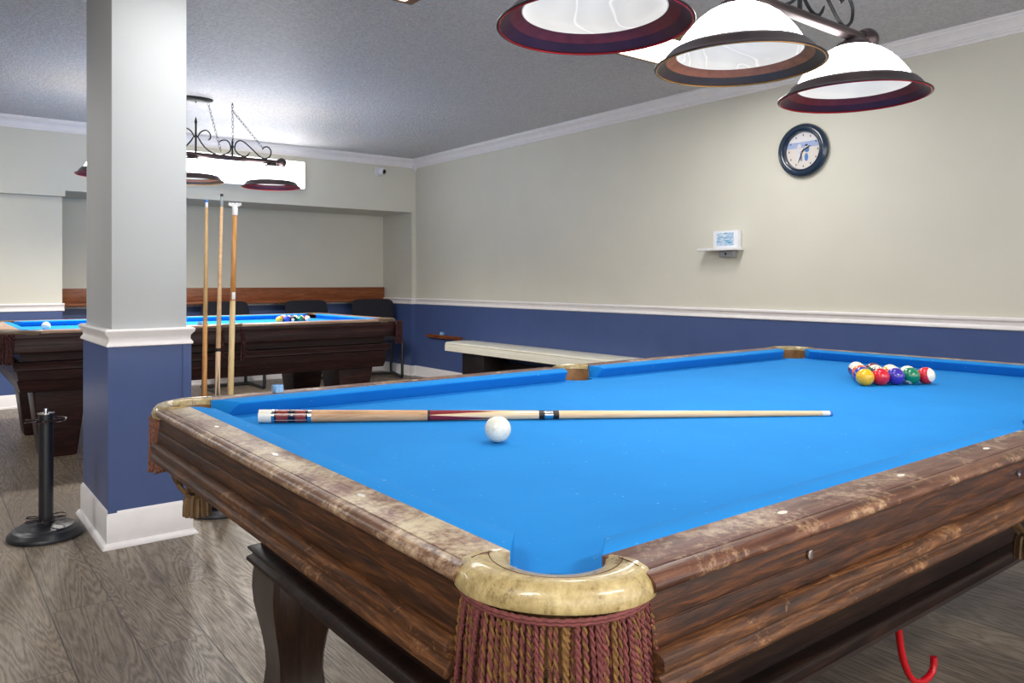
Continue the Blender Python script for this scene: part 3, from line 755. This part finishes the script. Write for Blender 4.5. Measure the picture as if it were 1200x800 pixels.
spec = {11: ((-.02,-1,.2), (1,0,0)), 1: (None, (.9,.43,-.1)), 3: (None, (.9,.43,-.1)), 4: (None, (.9,.43,-.1)), 6: ((0,0,1), (-.58,.06,-.75)), 13: ((.1,-.2,1), (0,1,0)), 14: ((.1,-.3,1), (0,1,0)), 12: ((-.3,-.3,1), (0,1,0)), 8: ((0,0,1), (-.4,-.4,1)), 10: ((-.3,0,1),(0,1,0)), 15: ((-.3,0,.8),(0,1,0)), 5: (None,(.3,1,0))}
for kk, row in enumerate(layout):
    for i, (n_, d) in enumerate(row):
        P = cen+ev*D*(i-2+kk/2)+nv*D*.8662*kk; pl, dc = spec.get(n_, (None, None))
        put_ball(n_, (P.x, P.y, ZC+R+.0004), 'racked ball on the foreground table: '+d, 'racked balls on the foreground table', pl, dc)
layout2 = [[(1,'yellow at the left end of its front row'),(2,'blue second in its front row'),(8,'black eight in the middle of its front row'),(6,'green fourth in its front row'),(11,'red-striped one at the right end of its front row')],
           [(3,'red just behind the yellow'),(4,'purple behind the blue'),(13,'orange-striped behind the black'),(9,'yellow-striped behind the green')],
           [(5,'orange in the third row left'),(10,'blue-striped in the third row middle'),(12,'purple-striped in the third row right')],
           [(14,'green-striped in the fourth row left'),(7,'maroon in the fourth row right')], [(15,'maroon-striped at its far tip')]]
for kk, row in enumerate(layout2):
    for i, (n_, d) in enumerate(row):
        P = (2.443+.0580*(i-2+kk/2), 5.885+.0503*kk); pl, dc = spec.get(n_, (None, None))
        if n_ == 8: pl, dc = (0,0,1), (-.5,-.85,-.1)
        put_ball(n_, (P[0], P[1], ZC2+R+.0004), 'racked ball on the far table: '+d, 'racked balls on the far table', pl, dc)

# playing cue: local x from the butt
cA, cB = Vector((.680, 1.848, ZC+.0170)), Vector((1.898, 1.060, ZC+.0068)); cd = cB-cA; CL = cd.length
cue = thing('pool_cue', tuple(cA), 'light wood pool cue with maroon inlays lying across the blue cloth of the foreground table', 'pool cue')
cue.rotation_euler = (0, -math.asin(cd.z/CL), math.atan2(cd.y, cd.x))
def cr(f): return .0163-(.0163-.0105)*min(f/.51, 1) if f < .51 else .0105-(.0105-.0063)*(f-.51)/.49
def cue_seg(nm, f0, f1, m, extra=0, par=None):
    n = max(2, int((f1-f0)*20)); pr = [(cr(f0)-.0005+extra, f0*CL)]+[(cr(f0+(f1-f0)*i/n)+extra, (f0+(f1-f0)*i/n)*CL) for i in range(n+1)]+[(cr(f1)-.0005+extra, f1*CL)]
    return MB().lathe(pr, (0,0,0), 28, 'x', caps=True).build(nm, m, par or cue)
k = N('maroon_sleeve'); v = k.coord(); s = k.sep(v); rr = k.math('MULTIPLY', s[0], 30.0)
ang = k.math('ARCTAN2', s[1], s[2]); qv = k.math('ABSOLUTE', k.math('SINE', k.math('MULTIPLY', ang, 3.0)))
rr = k.math('DIVIDE', k.math('SUBTRACT', k.math('DIVIDE', s[0], 1.4509), .026), .0555)
c = k.ramp(rr, [(0, srgb(20,14,22)), (.05, srgb(20,14,22)), (.07, srgb(126,46,36)), (.40, srgb(126,46,36)), (.42, srgb(18,12,20)), (.62, srgb(18,12,20)), (.64, srgb(126,46,36)), (.93, srgb(126,46,36)), (.95, srgb(20,14,22))])
c = k.mix(k.math('LESS_THAN', qv, .13), c, srgb(214,196,186)); k.B(Base_Color=c, Roughness=.2); k.b.inputs['Coat Weight'].default_value = .5; M['sleeve'] = k.m
k = N('forearm_points'); v = k.coord(); s = k.sep(v); ang = k.math('ARCTAN2', s[1], s[2])
tri = k.math('MULTIPLY', k.math('ABSOLUTE', k.math('SUBTRACT', k.math('FRACT', k.math('ADD', k.math('MULTIPLY', ang, 4/(2*PI)), .35)), .5)), 2.0)
pos = k.math('DIVIDE', k.math('SUBTRACT', s[0], .2858*CL), .125*CL)
msk = k.math('GREATER_THAN', tri, pos); gm = k.noise(8, k.coord((3, 40, 40)), 5, .6)
maple = k.ramp(gm.outputs[0], [(.3, srgb(214,182,140)), (.7, srgb(234,208,168))])
c = k.mix(msk, maple, k.ramp(gm.outputs[0], [(.3, srgb(104,20,32)), (.7, srgb(140,36,42))])); k.B(Base_Color=c, Roughness=.2); k.b.inputs['Coat Weight'].default_value = .5; M['forearm'] = k.m
M['maple'] = wood('maple_shaft', srgb(206,164,118), srgb(222,184,140), srgb(232,200,160), 'x', .28, coat=.3, bump=.02)
M['handle'] = wood('worn_maple_handle', srgb(150,112,80), srgb(192,150,110), srgb(214,178,138), 'x', .3, coat=.2, bump=.03)
M['ivory'] = plain('ivory_butt', srgb(226,222,206), .35, var=.08, nscale=60)
cue_seg('butt_cap', .0, .0215, M['ivory']); cue_seg('butt_ring', .0215, .026, M['chrome'], .0003)
cue_seg('inlaid_sleeve', .026, .0815, M['sleeve']); cue_seg('sleeve_ring', .0815, .0875, M['chrome'], .0002)
cue_seg('handle', .0875, .283, M['handle']); cue_seg('handle_ring', .283, .287, M['inlay'], .0002)
cue_seg('forearm', .287, .4745, M['forearm'])
cue_seg('joint_ring', .4745, .4845, M['inlay'], .0003); cue_seg('joint_collar', .4845, .4995, M['chrome'], .0002); cue_seg('joint_ring', .4995, .5095, M['inlay'], .0003)
cue_seg('shaft', .5095, .981, M['maple']); cue_seg('ferrule', .981, .995, M['ivory']); cue_seg('tip', .995, 1.0, M['chalktop'])
MB().sphere((.0555*CL, -.0148, .0045), .0022, 10).build('pearl_dot', M['pearl'], cue)

# chalk cubes
def chalk(loc, rz, label):
    t = thing('chalk_cube', loc, label, 'cue chalk', None, rz)
    MB().box(-.0115,.0115,-.0115,.0115,0,.0205).build('paper_wrap', M['chalk'], t, bevel=.0012)
    MB().lathe([(.0095,.0205),(.0090,.0212),(.005,.0203),(.0005,.0200)], (0,0,0), 16).build('chalk_face', M['chalktop'], t)
    return t
chalk((.806, 2.052, ZT+.0004), .25, 'blue cue chalk cube on the far rail of the foreground table near its left corner')

# ------------------------------------------------------------------ cue stands and standing cues
def cue_stand(loc, label):
    t = thing('cue_stand', loc, label, 'cue stand', 'black floor cue stands beside the pillar')
    MB().lathe([(.001,0),(.146,0),(.148,.010),(.144,.020),(.134,.026),(.132,.031),(.124,.036),(.112,.040),(.108,.045),(.060,.052),(.030,.056),(.001,.056)], (0,0,0), 56).build('base', M['blackmetal'], t)
    MB().lathe([(.0285,.055),(.0285,.525)], (0,0,0), 32, caps=True).build('pole', M['blackmetal'], t)
    MB().lathe([(.034,.052),(.034,.064),(.0287,.068)], (0,0,0), 28).build('collar', M['blackmetal'], t)
    MB().lathe([(.001,.523),(.033,.523),(.033,.529),(.008,.530),(.008,.540),(.006,.546),(.001,.547)], (0,0,0), 28).build('chrome_cap', M['chrome'], t)
    for lvl, rr in ((.495, .026), (.075, .026)):
        for j in range(6):
            a = 2*PI*j/6+.35; c, s = math.cos(a), math.sin(a)
            pts = [(c*(.058)+rr*math.cos(2*PI*i/14)*c-(-s)*rr*math.sin(2*PI*i/14)*0+(-s)*rr*math.sin(2*PI*i/14), s*(.058)+rr*math.cos(2*PI*i/14)*s+c*rr*math.sin(2*PI*i/14), lvl+.003*math.sin(2*PI*i/14)) for i in range(14)]
            MB().tube(pts, .0028, 6, 0, True).build('cue_clip', M['chrome'] if False else M['bronze'], t)
    return t
SB = (1.175, 3.712, 0)
cs = cue_stand((.461, 3.80, 0), 'empty black cue stand with round base on the floor left of the pillar')
dup(cs, SB, 'black cue stand holding three cues, right of the pillar')
def standing(name, p0, p1, label, kind):
    p0, p1 = Vector(p0), Vector(p1); d = p1-p0; L = d.length
    t = thing(name, tuple(p0), label, 'pool cue' if kind != 'bridge' else 'bridge stick', 'cues in the stand')
    t.rotation_euler = Vector((0,0,1)).rotation_difference(d).to_euler()
    def seg(nm, z0, z1, r0, r1, m): return MB().lathe([(r0-.0004,z0),(r0,z0+.0005),(r1,z1-.0005),(r1-.0004,z1)], (0,0,0), 20, caps=True).build(nm, m, t)
    rt = lambda z: .0155-(.0155-.0066)*z/L
    if kind == 'a':
        seg('butt_cap', 0, .025, rt(0), rt(.025), M['inlay']); seg('butt', .025, .86, rt(.025), rt(.86), M['amber']); seg('shaft', .86, L-.035, rt(.86), rt(L-.035), M['maple2'])
        seg('ferrule', L-.035, L-.012, .0068, .0068, M['white']); seg('tip', L-.012, L, .0070, .0064, M['chalktop'])
    elif kind == 'b':
        seg('butt_cap', 0, .03, rt(0), rt(.03), M['inlay']); seg('butt', .03, .72, rt(.03), rt(.72), M['pointed']); seg('joint_ring', .72, .735, rt(.72)+.0006, rt(.735)+.0006, M['inlay'])
        seg('shaft', .735, L-.06, rt(.735), rt(L-.06), M['maple']); seg('ferrule', L-.06, L-.012, .0072, .0072, M['chromish']); seg('tip', L-.012, L, .0072, .0066, M['inlay'])
    else:
        seg('butt', 0, .95, .0155, .0125, M['maple3']); seg('shaft', .95, L-.045, .0125, .0105, M['amber'])
        MB().box(-.008,.008,-.0125,.0125,.955,.99).build('sticker', M['white'], t, bevel=.002)
        h = MB().lathe([(.013,L-.055),(.014,L-.02),(.012,L-.012)], (0,0,0), 16, caps=True)
        h.prism([(-.042,.0),(-.040,-.012),(-.018,-.020),(.018,-.020),(.040,-.012),(.042,0),(.032,.006),(.024,-.001),(.012,.006),(0,-.001),(-.012,.006),(-.024,-.001),(-.032,.006)], lambda p, y: (p[0]*.72, y, L+p[1]*.8), -.004, .004)
        b = h.build('bridge_head', M['white'], t); b.rotation_euler = (0, 0, -.6)
    return t
M['amber'] = wood('amber_varnished_wood', srgb(172,112,54), srgb(200,142,78), srgb(216,164,102), 'z', .25, coat=.5, bump=.02)
M['maple2'] = wood('golden_maple', srgb(186,148,96), srgb(204,168,116), srgb(216,184,134), 'z', .3, bump=.02)
M['maple3'] = wood('pale_ash', srgb(196,164,112), srgb(214,186,136), srgb(226,202,156), 'z', .3, bump=.02)
M['chromish'] = plain('grey_ferrule', srgb(150,160,164), .3)
k = N('pointed_butt'); v = k.coord(); s = k.sep(v); ang = k.math('ARCTAN2', s[1], s[0])
tri = k.math('MULTIPLY', k.math('ABSOLUTE', k.math('SUBTRACT', k.math('FRACT', k.math('ADD', k.math('MULTIPLY', ang, 4/(2*PI)), .1)), .5)), 2.0)
msk = k.math('GREATER_THAN', tri, k.math('DIVIDE', k.math('SUBTRACT', s[2], .42), .24)); c = k.mix(msk, srgb(216,184,150), srgb(20,16,18)); k.B(Base_Color=c, Roughness=.2); M['pointed'] = k.m
standing('pool_cue', (1.078, 3.655, .052), (1.094, 3.652, 1.471), 'amber cue with blue tip, leftmost of the three standing beside the pillar', 'a')
standing('pool_cue', (1.118, 3.612, .049), (1.151, 3.612, 1.499), 'pale pointed cue with dark tip, tallest and middle of the three beside the pillar', 'b')
standing('bridge_stick', (1.174, 3.598, .053), (1.208, 3.598, 1.457), 'wooden mechanical bridge with white notched head standing in the cue stand', 'bridge')

# ------------------------------------------------------------------ clock
CK = (XW, 2.812, 1.952)
t = thing('wall_clock', CK, 'round wall clock with wide dark blue frame and beach scene dial', 'clock')
fr_ = MB().lathe([(.120,-.001),(.172,-.001),(.177,-.010),(.177,-.020),(.170,-.034),(.158,-.042),(.146,-.044),(.136,-.040),(.133,-.034),(.128,-.036),(.124,-.034),(.121,-.022),(.120,-.012)], (0,0,0), 72, 'x').build('frame', plain('navy_clock_frame', srgb(24,44,66), .22, coat=.5), t)
k = N('clock_dial'); v = k.coord(); s = k.sep(v); nz = k.noise(40, v, 4, .6)
sky = srgb(224,222,226); sea = srgb(140,160,208); sand = srgb(222,214,208)
c = k.mix(k.math('GREATER_THAN', s[2], .020), sand, k.mix(k.math('MULTIPLY', nz.outputs[0], .8), sea, srgb(190,200,226))); c = k.mix(k.math('GREATER_THAN', s[2], .058), c, sky)
k.B(Base_Color=c, Roughness=.3); k.b.inputs['Coat Weight'].default_value = .4
MB().lathe([(.0005,-.0115),(.122,-.0115),(.122,-.008)], (0,0,0), 48, 'x').build('dial', k.m, t)
marks = MB()
for j in range(12):
    a = 2*PI*j/12; r = .102; y, z = -r*math.sin(a), r*math.cos(a)
    marks.prism([(y-.003, z-.006), (y+.003, z-.006), (y+.003, z+.006), (y-.003, z+.006)], lambda p, x: (x, p[0], p[1]), -.0125, -.0115)
marks.build('hour_marks', M['inlay'], t)
def ell(mb, y, z, ry, rz_, x=-.0122, mi=0, rot=0):
    mb.prism([(y+ry*math.cos(a)*math.cos(rot)-rz_*math.sin(a)*math.sin(rot), z+ry*math.cos(a)*math.sin(rot)+rz_*math.sin(a)*math.cos(rot)) for a in [2*PI*i/18 for i in range(18)]], lambda p, xx: (xx, p[0], p[1]), x-.0006, x, mi)
fg = MB(); W_, B_ = 0, 1
for y, z, a, b, mi, ro in ((.028,.030,.014,.016,0,0),(.028,-.002,.020,.022,0,0),(.032,-.040,.010,.030,0,.2),(.016,-.040,.009,.030,2,-.15),(-.022,.026,.011,.012,0,0),(-.026,.004,.016,.018,1,0),(-.022,-.045,.013,.026,1,0),(-.022,.034,.012,.007,1,0)): ell(fg, y, z, a, b, -.0122-.0003*abs(ro), mi, ro)
fg.build('dial_figures', [plain('figure_white', srgb(216,214,220), .5), plain('figure_blue', srgb(66,124,188), .5), plain('figure_grey', srgb(120,120,140), .5)], t)
def hand(ang, L, wd):
    d = Vector((-math.sin(ang), math.cos(ang))); n = Vector((d.y, -d.x)); mb = MB()
    pl = [d*-.018+n*wd*.5, d*-.018-n*wd*.5, d*L*.7-n*wd, d*L, d*L*.7+n*wd]
    mb.prism([(p.x, p.y) for p in pl], lambda p, x: (x, p[0], p[1]), -.0160, -.0145); return mb
hand(math.radians(62), .062, .004).build('hour_hand', M['inlay'], t); hand(math.radians(205), .086, .003).build('minute_hand', M['inlay'], t)
MB().lathe([(.005,-.013),(.005,-.0165),(.001,-.017)], (0,0,0), 12, 'x').build('hub', M['inlay'], t)

# wall bracket shelf with box
t = thing('wall_shelf', (XW, 3.40, 1.325), 'small white wall shelf holding a white box below the clock', 'shelf')
MB().box(-.115,0,-.13,.19,-.012,.006).build('shelf_board', M['white'], t, bevel=.004)
mb = MB().box(-.055,0,-.075,.045,-.058,-.012); mb.build('bracket', plain('grey_bracket', srgb(150,152,156), .4), t, bevel=.006)
MB().lathe([(.009,0),(.009,-.002),(.001,-.003)], (-.055,-.015,-.036), 14, 'x').build('screw', M['inlay'], t)
k = N('blue_script_label'); v = k.coord((1,1.2,1)); s = k.sep(v); wv = k.noise(26, k.coord((1,.7,3.4)), 3, .6, 2.0)
ins = k.math('MULTIPLY', k.math('LESS_THAN', k.math('ABSOLUTE', k.math('SUBTRACT', s[1], .019)), .086), k.math('LESS_THAN', k.math('ABSOLUTE', k.math('SUBTRACT', s[2], .062)), .046))
ins = k.math('MULTIPLY', ins, k.math('LESS_THAN', s[0], -.0645))
c = k.mix(k.math('MULTIPLY', ins, k.ramp(wv.outputs[0], [(.38, (0,0,0)), (.60, (1,1,1))])), srgb(232,234,240), srgb(96,164,206)); k.B(Base_Color=c, Roughness=.4)
o = MB().box(-.066,-.008,-.080,.118,0,.122).build('small_box', k.m, None, (XW, 3.365, 1.3315), bevel=.003); tag(o, 'small white box with blue markings standing on the wall shelf', 'box')

# security camera
t = thing('security_camera', (4.205, YF, 2.33), 'small white dome security camera high on the soffit near the corner', 'camera')
MB().box(-.055,.035,-.02,0,-.05,.05).build('mount', M['white'], t, bevel=.006)
MB().sphere((.012,-.045,0), (.050,.048,.050), 24).build('dome', M['white'], t)
MB().sphere((.022,-.072,-.004), (.030,.026,.030), 20).build('lens', plain('camera_lens', srgb(14,24,44), .08), t)

# ledge along the niche wall
t = thing('wall_ledge', (2.85, YB-.027, .86), 'long reddish brown drink ledge along the niche wall behind the chairs', 'ledge')
MB().box(-1.77,1.78,-.020,0,.0,.165).build('back_board', M['ledge'], t, bevel=.003)
MB().box(-1.77,1.78,-.16,-.02,-.004,.022).build('shelf_board', M['ledge'], t, bevel=.004)

# chairs
def chair(loc, rz, label):
    t = thing('side_chair', loc, label, 'chair', 'black chairs along the niche wall', rz)
    # faces -Y; back at +Y
    rings = []
    for z, w_, y in ((.52,.215,.20),(.56,.24,.205),(.66,.25,.215),(.78,.25,.232),(.85,.24,.245),(.875,.218,.25),(.885,.17,.252)):
        ring = []
        for i in range(24):
            a = 2*PI*i/24; ring.append((w_*(abs(math.cos(a))**.5)*(1 if math.cos(a) > 0 else -1), y+.024*(abs(math.sin(a))**.6)*(1 if math.sin(a) > 0 else -1), z))
        rings.append(ring)
    MB().loft(rings).build('backrest', M['blackfab'], t)
    MB().box(-.225,.225,-.24,.20,.42,.485).build('seat', M['blackfab'], t, bevel=.022, bseg=4)
    for s in (-1, 1):
        P = [(s*.235,.22,.62),(s*.24,.205,.46),(s*.24,.19,.44),(s*.24,-.18,.43),(s*.24,-.225,.41),(s*.24,-.235,.36),(s*.24,-.235,.06),(s*.24,-.215,.02),(s*.24,-.17,.017),(s*.24,.20,.017),(s*.235,.245,.02),(s*.22,.255,.05),(s*.215,.235,.42)]
        MB().tube(smooth_path(P, 5), .0165, 8).build('side_frame', M['blackmetal'], t)
    MB().tube([(-.24,.20,.017),(.24,.20,.017)], .0150, 8).build('cross_bar', M['blackmetal'], t)
    return t
ch = chair((4.26, 7.84, 0), -.30, 'black fabric chair at the right end of the niche, beside the blue corner')
dup(ch, (3.49, 7.80, 0), 'black fabric chair in the middle of the niche, behind the racked balls', .0)
dup(ch, (2.61, 7.84, 0), 'black fabric chair behind the standing cues, leftmost in the niche', .0)

# white padded bench along the right wall
t = thing('bench', (4.50, 5.30, 0), 'long bench with cream vinyl padded top along the blue wall', 'bench')
rings = []
sec = [(-.19,.392),(-.19,.445),(-.184,.470),(-.165,.482),(0,.488),(.160,.482),(.178,.474),(.178,.392)]
for y, s in ((-1.16,.96),(-1.15,1),(1.20,1),(1.215,.985),(1.225,.94)):
    rings.append([(x*s, y, .43+(z-.43)*s) for x, z in sec])
top_ = MB().loft(rings, True, True, 0, False).build('padded_top', M['cushion_white'], t, bevel=.006, bseg=3)
mb = MB()
for z in (.470,.400): mb.tube([(-.190,-1.15,z),(-.190,1.20,z)], .003, 6)
mb.build('piping', M['cushion_white'], top_)
for y0, y1 in ((.62,.98),(-1.0,-.64)):
    MB().box(-.135,.165,y0,y1,0,.393).build('support', M['inlay'], t, bevel=.004)
MB().box(.10,.165,-.64,.62,.20,.30).build('stretcher', M['inlay'], t)

# small wooden rack on the blue wall
t = thing('wall_rack', (XW-.0095, 7.06, .485), 'small reddish wooden rack on the blue wall left of the bench', 'rack')
MB().box(-.045,0,-.33,.33,-.018,.018).build('rack_board', M['ledge_y'], t, bevel=.005)
mb = MB()
for j in range(5): mb.lathe([(.006,-.0455),(.006,-.047),(.001,-.0475)], (0,-.26+.13*j,0), 10, 'x')
mb.build('peg_holes', M['inlay'], t)
o = chalk((XW-.035, 7.09, .504), .1, 'light cue chalk cube on the small wooden rack by the bench')
o.scale = (1.6,1.6,1.6)
chalk((1.55, 5.32, ZT2+.0004), .3, 'cue chalk on the near rail of the far table, just right of the pillar')
